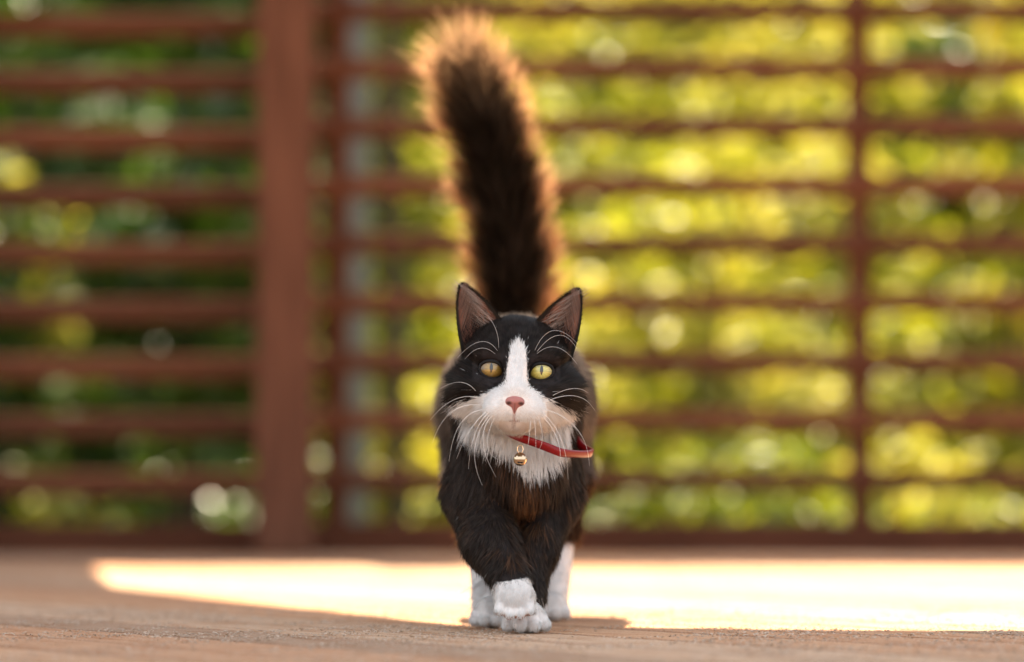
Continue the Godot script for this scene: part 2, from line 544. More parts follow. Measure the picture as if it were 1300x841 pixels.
func ear_mesh(sgn: float, v: PackedVector3Array, n: PackedVector3Array, c: PackedColorArray, idx: PackedInt32Array, hair: Hair) -> void:
	var NS := 18
	var NT := 18
	var grid := []
	for t in NT + 1:
		var f := float(t) / NT
		f = 1.0 - pow(1.0 - f, 1.4)
		var ip := Vector3(0.0125, 0.043, 0.004).lerp(Vector3(0.033, 0.0715, 0.002), f).lerp(Vector3(0.033, 0.0715, 0.002).lerp(Vector3(0.0500, 0.0765, -0.004), f), f)
		var op := Vector3(0.0480, 0.006, -0.004).lerp(Vector3(0.0625, 0.052, 0.006), f).lerp(Vector3(0.0625, 0.052, 0.006).lerp(Vector3(0.0555, 0.0765, -0.004), f), f)
		for s in NS + 1:
			var g := float(s) / NS
			var p := ip.lerp(op, g)
			p.z -= sin(PI * g) * 0.021 * pow(1.0 - f, 0.55) + 0.002 * (1.0 - g)
			p.y += sin(PI * g) * 0.0022 * pow(f, 6.0)
			grid.append(Vector3(p.x * sgn, p.y, p.z))
	for side in 2:
		var first := v.size()
		for t in NT + 1:
			for s in NS + 1:
				var p: Vector3 = grid[t * (NS + 1) + s]
				var pu: Vector3 = grid[t * (NS + 1) + mini(s + 1, NS)] - grid[t * (NS + 1) + maxi(s - 1, 0)]
				var pv: Vector3 = grid[mini(t + 1, NT) * (NS + 1) + s] - grid[maxi(t - 1, 0) * (NS + 1) + s]
				var nn := pu.cross(pv)
				if nn.length() < 1e-12: nn = Vector3(0, 0, 1)
				nn = nn.normalized()
				if nn.z < 0.0: nn = -nn
				var e := minf(minf(float(s), float(NS - s)) / NS, float(NT - t) / NT * 0.8)
				if side == 1:
					p -= nn * 0.0016 * clampf(e * 12.0, 0.25, 1.0)
					nn = -nn
				var inner := clampf((e - 0.055) / 0.08, 0.0, 1.0) * (1.0 - 0.75 * clampf((0.040 - p.y) / 0.02, 0.0, 1.0))
				var col := Color(0.020, 0.016, 0.015).lerp(Color(0.30, 0.125, 0.078), inner if side == 0 else 0.0)
				v.append(head_at * p)
				n.append(head_at.basis * nn)
				c.append(col)
		for t in NT:
			for s in NS:
				var q0 := first + t * (NS + 1) + s
				add_front(idx, v, n, q0, q0 + 1, q0 + NS + 2)
				add_front(idx, v, n, q0, q0 + NS + 2, q0 + NS + 1)
	# short dark velvet on the rim and long pale hairs across the cup
	for k in 5200:
		var s := rng.randf()
		var f := rng.randf()
		var si := int(s * NS)
		var ti := int(f * NT)
		var p: Vector3 = grid[ti * (NS + 1) + si].lerp(grid[mini(ti + 1, NT) * (NS + 1) + mini(si + 1, NS)], rng.randf())
		var e := minf(minf(s, 1.0 - s), (1.0 - f) * 0.8)
		var nn := Vector3(-sgn * (s - 0.5) * 1.2, 0.0, 1.0).normalized()
		if e < 0.075:
			var out := Vector3(sgn * (s - 0.5) * 1.6, 0.9, 0.1).normalized()
			var g := rng.randf_range(0.6, 1.4)
			hair.strand(head_at * p, head_at.basis * nn, head_at.basis * (out + Vector3(rng.randfn(0, 0.2), rng.randfn(0, 0.2), rng.randfn(0, 0.2))).normalized(), rng.randf_range(-0.9, 0.9), rng.randf_range(0.0014, 0.0042), 0.0003, Vector3.ZERO, BLACK * Color(g, g, g, 1), DARK * Color(g, g, g, 1))
		elif k % 4 == 0 and f < 0.66:
			var d := Vector3(sgn * 0.95, 0.42 + rng.randfn(0, 0.12), 0.28).normalized()
			if s > 0.55: d = Vector3(-sgn * 0.3, 0.9, 0.35).normalized()
			var g := rng.randf_range(0.5, 1.3)
			var col := Color(0.28 * g, 0.17 * g, 0.13 * g) if s > 0.4 else Color(0.44 * g, 0.34 * g, 0.29 * g)
			if p.y < 0.036: col = Color(0.035 * g, 0.028 * g, 0.026 * g)
			hair.strand(head_at * p, head_at.basis * nn, head_at.basis * d, rng.randf_range(-0.9, 0.9), rng.randf_range(0.008, 0.024), 0.00030, head_at.basis * Vector3(0, 0.18, 0), col * Color(0.6, 0.6, 0.6, 1), col, true)
		elif f < 0.22 and k % 3 == 0:
			var g := rng.randf_range(0.6, 1.5)
			hair.strand(head_at * p, head_at.basis * nn, head_at.basis * (Vector3(sgn * 0.4, 0.9, 0.35) + Vector3(rng.randfn(0, 0.2), rng.randfn(0, 0.2), rng.randfn(0, 0.2))).normalized(), rng.randf_range(-0.9, 0.9), rng.randf_range(0.006, 0.012), 0.0005, Vector3.ZERO, BLACK * Color(g, g, g, 1), DARK * Color(g, g, g, 1))

func eye_ball(sgn: float, iris: Color, iris2: Color) -> ArrayMesh:
	var v := PackedVector3Array()
	var n := PackedVector3Array()
	var c := PackedColorArray()
	var idx := PackedInt32Array()
	var R := 0.0125
	var rings := 72
	var segs := 72
	for i in rings + 1:
		var th := deg_to_rad(112.0) * i / rings
		for s in segs:
			var ph := TAU * s / segs
			var d := Vector3(sin(th) * cos(ph), sin(th) * sin(ph), cos(th))
			v.append(d * R)
			n.append(d)
			var x := d.x * R - 0.0004 * sgn
			var y := d.y * R - 0.0004
			var r := sqrt(x * x + y * y)
			var ro := -0.13 * sgn
			var xl := d.x * R * cos(ro) - d.y * R * sin(ro)
			var yl := d.x * R * sin(ro) + d.y * R * cos(ro)
			var lid := Vector2(xl / 0.0107, yl / (0.0071 if yl > 0.0 else 0.0079)).length()
			var slit := 0.00155 * (1.0 - pow(absf(y - 0.0008) / 0.0048, 2.0)) - absf(x)
			var col: Color
			if lid > 1.0 or d.z < 0.2:
				col = Color(0.012, 0.010, 0.010)
			elif slit > 0.0:
				col = Color(0.004, 0.004, 0.004)
			elif r < 0.0108:
				var fib := 0.72 + 0.36 * absf(sin(ph * 17.0 + sin(ph * 7.0) * 2.0)) + 0.10 * sin(ph * 41.0 + r * 2400.0)
				col = iris2.lerp(iris, clampf(r / 0.0075, 0.0, 1.0)) * fib
				col = col * lerpf(1.0, 0.30, clampf((lid - 0.60) / 0.40, 0.0, 1.0)) * (0.70 if yl > 0.0036 else 1.0)  # dark rim, plus upper lid shade painted over the top of the iris
				col = col.lerp(Color(0.02, 0.015, 0.01), clampf((r - 0.0096) / 0.0012, 0.0, 1.0))
			else:
				col = Color(0.30, 0.24, 0.22)
			col.a = 1.0
			c.append(col)
	for i in rings:
		for s in segs:
			var s2 := (s + 1) % segs
			add_front(idx, v, n, i * segs + s, i * segs + s2, (i + 1) * segs + s2)
			add_front(idx, v, n, i * segs + s, (i + 1) * segs + s2, (i + 1) * segs + s)
	return arr_mesh(v, n, idx, c)

func whisker(cat: Node3D, pts: Array, r0: float) -> void:
	var path := smooth_path(pts, 14)
	var radii := []
	for i in path.size():
		radii.append(lerpf(r0, 0.00006, pow(float(i) / (path.size() - 1), 1.6)))
	part("whisker", tube_mesh(path, radii, 5), M.whisker, cat)

func build_cat() -> void:
	var cat := base("cat")
	tag(cat, "fluffy black and white cat walking forward with its bushy tail held straight up", "cat")
	head_at = Transform3D(Basis(Vector3(0, 0, 1), deg_to_rad(-2.6)), Vector3(0.0040, 0.2394, 0.035))
	var bones := [
		[0, Vector3(0.004, 0.212, -0.050), Vector3(0.004, 0.217, -0.16), 0.046, 0.058],
		[0, Vector3(0.004, 0.217, -0.16), Vector3(0.005, 0.220, -0.27), 0.062, 0.074],
		[0, Vector3(0.005, 0.220, -0.27), Vector3(0.004, 0.226, -0.345), 0.074, 0.060],
		[0, Vector3(0.005, 0.246, -0.10), Vector3(0.005, 0.264, -0.33), 0.048, 0.046],
		[0, Vector3(0.004, 0.220, -0.055), Vector3(0.004, 0.240, 0.015), 0.050, 0.040],
		[0, Vector3(0.006, 0.190, -0.020), Vector3(0.012, 0.150, -0.012), 0.042, 0.032],
		[0, Vector3(0.010, 0.165, -0.030), Vector3(0.012, 0.128, -0.060), 0.034, 0.024],
		# forelegs
		[0, Vector3(-0.025, 0.200, -0.060), Vector3(-0.035, 0.125, -0.035), 0.029, 0.026],
		[0, Vector3(-0.036, 0.125, -0.035), Vector3(-0.021, 0.082, 0.008), 0.0265, 0.0235],
		[0, Vector3(-0.019, 0.082, 0.008), Vector3(-0.001, 0.047, 0.042), 0.0215, 0.0175],
		[0, Vector3(0.033, 0.200, -0.060), Vector3(0.039, 0.125, -0.055), 0.030, 0.025],
		[0, Vector3(0.042, 0.125, -0.055), Vector3(0.023, 0.075, -0.020), 0.023, 0.0175],
		[0, Vector3(0.023, 0.075, -0.020), Vector3(0.013, 0.034, 0.006), 0.0170, 0.0140],
		[0, Vector3(0.013, 0.034, 0.006), Vector3(0.011, 0.018, 0.016), 0.0140, 0.0135],
		# hind legs
		[0, Vector3(0.038, 0.215, -0.340), Vector3(0.049, 0.145, -0.270), 0.044, 0.028],
		[0, Vector3(0.049, 0.145, -0.270), Vector3(0.049, 0.090, -0.280), 0.029, 0.0165],
		[0, Vector3(0.049, 0.090, -0.280), Vector3(0.043, 0.022, -0.215), 0.0150, 0.0135],
		[0, Vector3(-0.034, 0.215, -0.340), Vector3(-0.036, 0.140, -0.235), 0.044, 0.028],
		[0, Vector3(-0.036, 0.140, -0.235), Vector3(-0.031, 0.092, -0.180), 0.029, 0.0165],
		[0, Vector3(-0.031, 0.092, -0.180), Vector3(-0.0225, 0.022, -0.078), 0.0150, 0.0135],
		# tail
		[0, Vector3(0.004, 0.245, -0.370), Vector3(0.003, 0.300, -0.410), 0.020, 0.015],
		[0, Vector3(0.003, 0.300, -0.410), Vector3(0.002, 0.360, -0.430), 0.0145, 0.013],
		[0, Vector3(0.002, 0.360, -0.430), Vector3(-0.010, 0.455, -0.448), 0.013, 0.0115],
		[0, Vector3(-0.010, 0.455, -0.448), Vector3(-0.030, 0.538, -0.455), 0.0115, 0.010],
		[0, Vector3(-0.030, 0.538, -0.455), Vector3(-0.053, 0.601, -0.455), 0.010, 0.007],
	]
	var body := field_mesh(bones, [], Vector3(-0.115, 0.0, -0.56), Vector3(0.125, 0.640, 0.10), 0.006, 170.0)
	# head
	var hp := []
	var H := head_at
	for e in [
		[Vector3(0, 0.012, -0.014), Vector3(0.046, 0.040, 0.045)],
		[Vector3(0, -0.030, 0.036), Vector3(0.024, 0.017, 0.026)],
		[Vector3(0.0125, -0.0385, 0.0490), Vector3(0.0150, 0.0118, 0.0150)], [Vector3(-0.0125, -0.0385, 0.0490), Vector3(0.0150, 0.0118, 0.0150)],
		[Vector3(0, -0.0500, 0.0375), Vector3(0.0120, 0.0070, 0.0140)],
		[Vector3(0.032, -0.016, 0.002), Vector3(0.023, 0.023, 0.025)], [Vector3(-0.032, -0.016, 0.002), Vector3(0.023, 0.023, 0.025)],
		[Vector3(0.026, 0.015, 0.019), Vector3(0.016, 0.010, 0.013)], [Vector3(-0.026, 0.015, 0.019), Vector3(0.016, 0.010, 0.013)],
		[Vector3(0.028, -0.015, 0.022), Vector3(0.016, 0.011, 0.013)], [Vector3(-0.028, -0.015, 0.022), Vector3(0.016, 0.011, 0.013)],
		[Vector3(0, -0.034, 0.006), Vector3(0.037, 0.021, 0.036)], [Vector3(0, -0.026, 0.018), Vector3(0.033, 0.018, 0.024)],
	]:
		hp.append([1, e[0], e[1]])
	hp.append([0, Vector3(0, 0.020, 0.024), Vector3(0, -0.020, 0.055), 0.0120, 0.0088])
	var head := field_mesh(hp, [[Vector3(0.0225, 0, 0.010), 0.0109, 0.0082, 0.13], [Vector3(-0.0225, 0, 0.010), 0.0109, 0.0082, -0.13]], Vector3(-0.065, -0.066, -0.066), Vector3(0.065, 0.062, 0.074), 0.0018, 260.0)
	for i in head[0].size():
		head[0][i] = H * head[0][i]
		head[1][i] = H.basis * head[1][i]
	# paws
	var feet := []
	var spots := [[Vector3(0.0025, 0.0330, 0.058), 0.0, 0.0, 1.0], [Vector3(0.0120, 0.0115, 0.026), 0.08, 0.0, 1.10], [Vector3(0.0400, 0.0115, -0.200), -0.1, 0.0, 0.95], [Vector3(-0.0190, 0.0115, -0.062), -0.05, 0.0, 1.0]]
	for s in spots:
		if s[0].z > 0.05:
			# the lifted foot hangs from the wrist with its toes curled down
			var o: Vector3 = s[0]
			var up := [[1, o + Vector3(0, 0.0, 0.0), Vector3(0.0185, 0.0160, 0.0165)], [0, o + Vector3(-0.002, 0.010, -0.010), o + Vector3(0, 0, 0), 0.0165, 0.0160]]
			for k in 4:
				var x: float = [-0.0142, -0.0049, 0.0049, 0.0142][k]
				var dn: float = [0.0115, 0.0150, 0.0150, 0.0115][k]
				up.append([0, o + Vector3(x * 0.8, -0.004, 0.006), o + Vector3(x, -dn, 0.0125 + (0.0015 if k % 3 else 0.0)), 0.0060, 0.0050])
			feet.append(field_mesh(up, [], o - Vector3(0.042, 0.034, 0.042), o + Vector3(0.042, 0.034, 0.042), 0.0016, 800.0))
			continue
		feet.append(field_mesh(paw_prims(s[0], s[1], s[2], s[3]), [], s[0] - Vector3(0.042, 0.034, 0.042), s[0] + Vector3(0.042, 0.034, 0.042), 0.0016, 620.0))
	# the skin: one mesh, black where the coat is black and pale under the white
	var v := PackedVector3Array()
	var n := PackedVector3Array()
	var c := PackedColorArray()
	var idx := PackedInt32Array()
	var inv := H.affine_inverse()
	var which := 0
	for m in [body, head] + feet:
		var first := v.size()
		v.append_array(m[0])
		n.append_array(m[1])
		for i in m[0].size():
			var w := face_white(inv * m[0][i]) if which == 1 else body_white(m[0][i])
			var col := Color(0.74, 0.68, 0.64) if w > 0.0 else Color(0.016, 0.013, 0.012)
			if which == 1:
				var q: Vector3 = inv * m[0][i]
				if q.z > 0.040 and q.y < -0.036 and absf(q.x) < 0.0018: col = Color(0.45, 0.36, 0.33)
				if q.z > 0.034 and absf(q.y - lip_line(absf(q.x))) < 0.0008 and absf(q.x) < 0.006: col = Color(0.36, 0.25, 0.22)
			if which == 2 and m[1][i].y < -0.35 and m[0][i].y < 0.024: col = Color(0.34, 0.16, 0.10)
			c.append(col)
		for k in m[2]:
			idx.append(first + k)
		which += 1
	tuft.seed = 11
	tuft.frequency = 0.10
	tuft2.seed = 12
	tuft2.frequency = 0.035
	var hair := Hair.new()
	var back := Hair.new()
	back.own = true
	ear_mesh(-1.0, v, n, c, idx, hair)
	ear_mesh(1.0, v, n, c, idx, hair)
	part("body", arr_mesh(v, n, idx, c), M.skin, cat)
	grow(hair, back, body, "body", 0.75e6)
	grow(hair, back, head, "head", 2.4e6)
	for m in feet:
		grow(hair, back, m, "paw", 2.2e6)
	tag(part("coat", arr_mesh(hair.v, hair.n, hair.i, hair.c), M.fur, cat), "", "", "", "stuff")
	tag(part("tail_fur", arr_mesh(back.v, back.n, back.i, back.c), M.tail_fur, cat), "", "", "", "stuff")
	print("strand triangles ", hair.i.size() / 3, " ", back.i.size() / 3, " skin ", idx.size() / 3)
	# eyes
	for sgn in [-1.0, 1.0]:
		var mesh := eye_ball(sgn, Color(0.21, 0.120, 0.020) if sgn < 0 else Color(0.55, 0.45, 0.10), Color(0.36, 0.24, 0.05) if sgn < 0 else Color(0.50, 0.52, 0.16))
		var eye := part("eye", mesh, M.eye, cat)
		eye.transform = H * Transform3D(Basis(), Vector3(0.0225 * sgn, 0, 0.0225))
		tag(eye, "amber eye with the sky reflected in it" if sgn < 0 else "yellow-green eye with a thin slit pupil")
		var ring := []
		var rr := []
		for k in 40:
			var an := TAU * k / 40
			var ro: float = 0.13 * sgn
			var x := cos(an) * 0.0107
			var y := sin(an) * (0.0071 if sin(an) > 0.0 else 0.0079)
			var xx := x * cos(ro) - y * sin(ro)
			var yy := x * sin(ro) + y * cos(ro)
			if xx * sgn < -0.006: yy -= 0.0016 * (-xx * sgn - 0.006) / 0.004
			ring.append(Vector3(xx, yy, sqrt(maxf(0.0125 * 0.0125 - xx * xx - yy * yy, 0.0)) + 0.0002))
			rr.append(0.00155 if sin(an) > 0.0 else 0.0010)
		part("eyelid", tube_mesh(ring, rr, 8, true), M.lid, eye)
	# nose leather
	var np := [[1, Vector3(0, -0.0283, 0.0615), Vector3(0.0074, 0.0038, 0.0050)], [0, Vector3(0, -0.0300, 0.0640), Vector3(0, -0.0395, 0.0620), 0.0042, 0.0019], [1, Vector3(0.0052, -0.0305, 0.0620), Vector3(0.0036, 0.0034, 0.0042)], [1, Vector3(-0.0052, -0.0305, 0.0620), Vector3(0.0036, 0.0034, 0.0042)]]
	var nose := field_mesh(np, [], Vector3(-0.014, -0.046, 0.05), Vector3(0.014, -0.02, 0.074), 0.0008, 700.0)
	var nc := PackedColorArray()
	for i in nose[0].size():
		var q: Vector3 = nose[0][i]
		var hole := Vector2((absf(q.x) - 0.0056) / 0.0022, (q.y + 0.0312) / 0.0014).length()
		var col := Color(0.36, 0.135, 0.115).lerp(Color(0.05, 0.015, 0.012), clampf(1.6 - hole, 0.0, 1.0))
		if q.z > 0.064 and absf(q.x) < 0.0005 and q.y < -0.031: col = col * Color(0.55, 0.5, 0.5)
		nc.append(Color(col.r, col.g, col.b))
	var no := part("nose", arr_mesh(nose[0], nose[1], nose[2], nc), M.nose, cat)
	no.transform = H
	# whiskers and brow hairs: root, bend and tip, in head axes and millimetres
	var hairs := [
		[-30, -28, 57, -54, -30, 62, -76, -49, 40, 2], [-31, -34, 58, -57, -42, 64, -73, -70, 45, 2], [-28, -38, 58, -48, -52, 68, -57, -86, 52, 2], [-26, -40, 58, -40, -59, 68, -50, -83, 55, 2],
		[-24, -41, 59, -35, -62, 70, -39, -92, 58, 2], [-22, -42, 59, -34, -73, 70, -26, -106, 58, 2], [-19, -42, 60, -27, -66, 70, -14, -98, 60, 2], [-36, -21, 50, -50, -14, 52, -68, -20, 40, 1], [-17, -43, 60, -23, -69, 66, -13, -82, 58, 1],
		[26, -29, 57, 54, -22, 60, 73, -34, 40, 2], [27, -35, 58, 57, -52, 64, 70, -84, 45, 2], [25, -38, 58, 43, -62, 68, 51, -97, 52, 2], [24, -40, 58, 41, -66, 68, 41, -96, 54, 2],
		[21, -41, 59, 26, -62, 68, 21, -74, 58, 1], [18, -43, 59, 20, -60, 66, 21, -77, 58, 1], [15, -43, 60, 14, -63, 66, 12, -78, 60, 1], [34, -22, 50, 52, -15, 50, 66, -18, 40, 1],
		[-17, 20, 33, -20, 35, 44, -28, 47, 42, 0], [-18, 17, 33, -34, 24, 42, -54, 9, 34, 0], [-20, 14, 33, -34, 18, 42, -47, 8, 36, 0],
		[16, 19, 33, 32, 37, 44, 55, 26, 36, 0], [18, 18, 33, 37, 33, 44, 54, 22, 36, 0], [18, 16, 33, 36, 22, 42, 55, 8, 34, 0],
	]
	for h in hairs:
		var a := Vector3(h[0], h[1], h[2]) * 0.001
		var b := Vector3(h[3], h[4], h[5]) * 0.001
		var c2 := Vector3(h[6], h[7], h[8]) * 0.001
		var ctl := b * 2.0 - (a + c2) * 0.5
		var pts := []
		for i in 8:
			var t := i / 7.0
			pts.append(H * a.lerp(ctl, t).lerp(ctl.lerp(c2, t), t))
		whisker(cat, pts, [0.00012, 0.00016, 0.00020][h[9]])
	# collar
	var loop := smooth_path([Vector3(0.010, 0.235, -0.080), Vector3(0.042, 0.208, -0.075), Vector3(0.064, 0.174, -0.040), Vector3(0.0735, 0.1650, -0.002), Vector3(0.048, 0.1645, 0.037), Vector3(0.030, 0.1705, 0.050), Vector3(0.008, 0.1785, 0.052), Vector3(-0.014, 0.190, 0.026), Vector3(-0.030, 0.205, 0.000), Vector3(-0.030, 0.228, -0.050)], 96, true)
	var cv := PackedVector3Array()
	var cn := PackedVector3Array()
	var ci := PackedInt32Array()
	var prof := [Vector2(-0.0010, -0.0046), Vector2(0.0010, -0.0048), Vector2(0.0016, -0.0040), Vector2(0.0018, 0.0), Vector2(0.0016, 0.0040), Vector2(0.0010, 0.0048), Vector2(-0.0010, 0.0046), Vector2(-0.0012, 0.0)]
	var mid := Vector3(0.010, 0.200, -0.01)
	for i in 96:
		var t: Vector3 = (loop[(i + 1) % 96] - loop[(i + 95) % 96]).normalized()
		var o: Vector3 = loop[i] - mid
		o = (o - t * o.dot(t)).normalized()
		o = o.rotated(t, 0.35 * sin(i * 0.33))
		var u := t.cross(o)
		for k in 8:
			var q: Vector2 = prof[k]
			cv.append(loop[i] + o * q.x + u * q.y * 0.82)
			cn.append((o * q.x * 2.2 + u * q.y * 0.7).normalized())
	for i in 96:
		for k in 8:
			var j := (i + 1) % 96
			var k2 := (k + 1) % 8
			add_front(ci, cv, cn, i * 8 + k, i * 8 + k2, j * 8 + k2)
			add_front(ci, cv, cn, i * 8 + k, j * 8 + k2, j * 8 + k)
	var collar := part("collar", arr_mesh(cv, cn, ci, PackedColorArray()), M.collar, cat)
	tag(collar, "loose red collar hanging low on the chest")
	# bell: split sphere with a seam and a slot, on a small ring
	var bv := []
	var rad := []
	for i in 28:
		var an := TAU * i / 28
		bv.append(Vector3(0.0075 + 0.0062 * cos(an), 0.1582, 0.0600 + 0.0062 * sin(an)))
		rad.append(0.00045)
	var ball := SphereMesh.new()
	ball.radius = 0.0062
	ball.height = 0.0124
	ball.radial_segments = 32
	ball.rings = 16
	part("bell", ball, M.brass, collar).position = Vector3(0.0075, 0.1585, 0.0600)
	part("bell_seam", tube_mesh(bv, rad, 6, true), M.brass, collar)
	var ringp := []
	var ringr := []
	for i in 20:
		var an := TAU * i / 20
		ringp.append(Vector3(0.0075 + 0.0026 * cos(an), 0.1678 + 0.0036 * sin(an), 0.0590))
		ringr.append(0.00055)
	part("bell_ring", tube_mesh(ringp, ringr, 6, true), M.brass, collar)
	part("bell_slot", box_mesh(Vector3(0.0050, 0.0012, 0.0012), 0.0004), M.lid, collar).position = Vector3(0.0075, 0.1556, 0.0653)

# ------------------------------------------------------------------ setting
func wood_images() -> Array:
	var W := 1536
	var Hh := 288
	var im := Image.create(W, Hh, false, Image.FORMAT_RGB8)
	var bump := Image.create(W, Hh, false, Image.FORMAT_RGB8)
	var n1 := FastNoiseLite.new()
	n1.seed = 3
	n1.frequency = 1.0
	n1.fractal_octaves = 2
	var n2 := FastNoiseLite.new()
	n2.seed = 4
	n2.frequency = 1.0
	n2.fractal_octaves = 1
	for y in Hh:
		var b := float(y) / Hh * 0.1
		for x in W:
			var a := float(x) / W * 1.6
			var warp := n1.get_noise_2d(a * 2.6, b * 14.0)
			var ring := 0.5 + 0.5 * sin(b * 520.0 + warp * 11.0)
			ring = pow(ring, 2.5)
			var fib := n2.get_noise_2d(a * 26.0, b * 1500.0)
			var speck := n2.get_noise_2d(a * 420.0 + 50.0, b * 900.0)
			var blot := n1.get_noise_2d(a * 9.0 + 40.0, b * 40.0)
			var c := Color(0.60, 0.380, 0.240).lerp(Color(0.45, 0.220, 0.102), clampf(ring * 0.60 + blot * 1.1 - 0.05, 0.0, 1.0))
			var edge := absf(float(y) / Hh - 0.5) * 2.0
			c = c.lerp(Color(0.30, 0.155, 0.08), clampf((edge - 0.86) / 0.06, 0.0, 0.8))
			c = c * (1.0 + 0.16 * fib + 0.16 * speck)
			if speck > 0.35: c = c.lerp(Color(0.70, 0.63, 0.57), 0.55)
			if speck < -0.42: c = c.lerp(Color(0.20, 0.13, 0.09), 0.45)
			c.a = 1.0
			im.set_pixel(x, y, c.linear_to_srgb())
			var h := clampf(0.5 + 0.22 * fib + 0.26 * speck - 0.25 * ring, 0.0, 1.0)
			bump.set_pixel(x, y, Color(h, h, h))
	return [ImageTexture.create_from_image(im), ImageTexture.create_from_image(bump)]

func build_deck() -> void:
	var deck := Node3D.new()
	deck.name = "deck"
	add_child(deck)
	tag(deck, "weathered timber deck with boards laid at a slant", "", "", "structure")
	var z0 := -3.30
	var z1 := 4.6
	var slope := 0.834
	var meshes := []
	for k in 5:
		var st := SurfaceTool.new()
		st.begin(Mesh.PRIMITIVE_TRIANGLES)
		var hw := 0.0632
		var bv := 0.007
		var rows := [[-hw, -0.03, 0.0], [-hw, -0.0035, 0.01], [-hw + bv, 0.0, 0.055], [hw - bv, 0.0, 0.945], [hw, -0.0035, 0.99], [hw, -0.03, 1.0]]
		var ln := (z1 - z0) * sqrt(1.0 + slope * slope)
		for r in 5:
			var p: Array = rows[r]
			var q: Array = rows[r + 1]
			var nn: Vector3 = [Vector3(-0.768, 0, 0.64), Vector3(-0.41, 0.85, 0.34).normalized(), Vector3.UP, Vector3(0.41, 0.85, -0.34).normalized(), Vector3(0.768, 0, -0.64)][r]
			var c := [Vector3(p[0] + slope * z0, p[1], z0), Vector3(q[0] + slope * z0, q[1], z0), Vector3(q[0] + slope * z1, q[1], z1), Vector3(p[0] + slope * z1, p[1], z1)]
			var uv := [Vector2(0, p[2]), Vector2(0, q[2]), Vector2(ln / 1.6, q[2]), Vector2(ln / 1.6, p[2])]
			var order := [0, 1, 2, 0, 2, 3]
			if (c[2] - c[0]).cross(c[1] - c[0]).dot(nn) < 0.0: order = [0, 2, 1, 0, 3, 2]
			for o in order:
				st.set_normal(nn)
				st.set_uv(uv[o] + Vector2(k * 0.371, 0))
				st.add_vertex(c[o])
		meshes.append(st.commit())
	var tones := [Color(1, 1, 1), Color(0.88, 0.87, 0.87), Color(0.97, 0.91, 0.87), Color(1.0, 0.95, 0.91)]
	var tex := wood_images()
	var mats := []
	for t in tones:
		var m := StandardMaterial3D.new()
		m.albedo_color = t
		m.albedo_texture = tex[0]
		m.roughness = 0.85
		m.metallic_specular = 0.10
		m.heightmap_enabled = true
		m.heightmap_texture = tex[1]
		m.heightmap_scale = 0.16
		mats.append(m)
	for k in 92:
		var x := -6.3 + 0.13 * k
		var pl := part("plank", meshes[(k * 7) % 5], mats[(k * 11 + k / 3) % 4], deck)
		pl.position = Vector3(x, rng.randf_range(-0.0006, 0.0006), 0)
	# grit and raised splinters lying on the worn boards
	var chip := box_mesh(Vector3(1.0, 0.7, 1.6), 0.25)
	var mm := MultiMesh.new()
	mm.transform_format = MultiMesh.TRANSFORM_3D
	mm.use_colors = true
	mm.mesh = chip
	mm.instance_count = 26000
	var patch := FastNoiseLite.new()
	patch.seed = 15
	patch.frequency = 3.2
	var k := 0
	while k < mm.instance_count:
		var p := Vector3(rng.randf_range(-0.75, 0.75), 0.0006, rng.randf_range(-0.55, 0.75))
		if patch.get_noise_2d(p.x * 0.64 - p.z * 0.77, (p.x * 0.77 + p.z * 0.64) * 4.0) < rng.randf_range(-0.25, 0.35): continue
		var sz := rng.randf_range(0.0005, 0.0011)
		var b := Basis(Vector3.UP, 0.69 + rng.randfn(0, 0.5)) * Basis(Vector3.RIGHT, rng.randfn(0, 0.2))
		mm.set_instance_transform(k, Transform3D(b.scaled_local(Vector3(sz, sz, sz * rng.randf_range(0.8, 2.4))), p))
		var g := rng.randf_range(0.55, 1.1)
		mm.set_instance_color(k, Color(0.60 * g, 0.47 * g, 0.37 * g) if rng.randf() < 0.8 else Color(0.34 * g, 0.22 * g, 0.13 * g))
		k += 1
	var grit := MultiMeshInstance3D.new()
	grit.name = "grit"
	grit.multimesh = mm
	grit.material_override = M.grit
	add_child(grit)
	tag(grit, "fine pale grit and splinters scattered on the deck boards round the cat", "grit", "", "stuff")

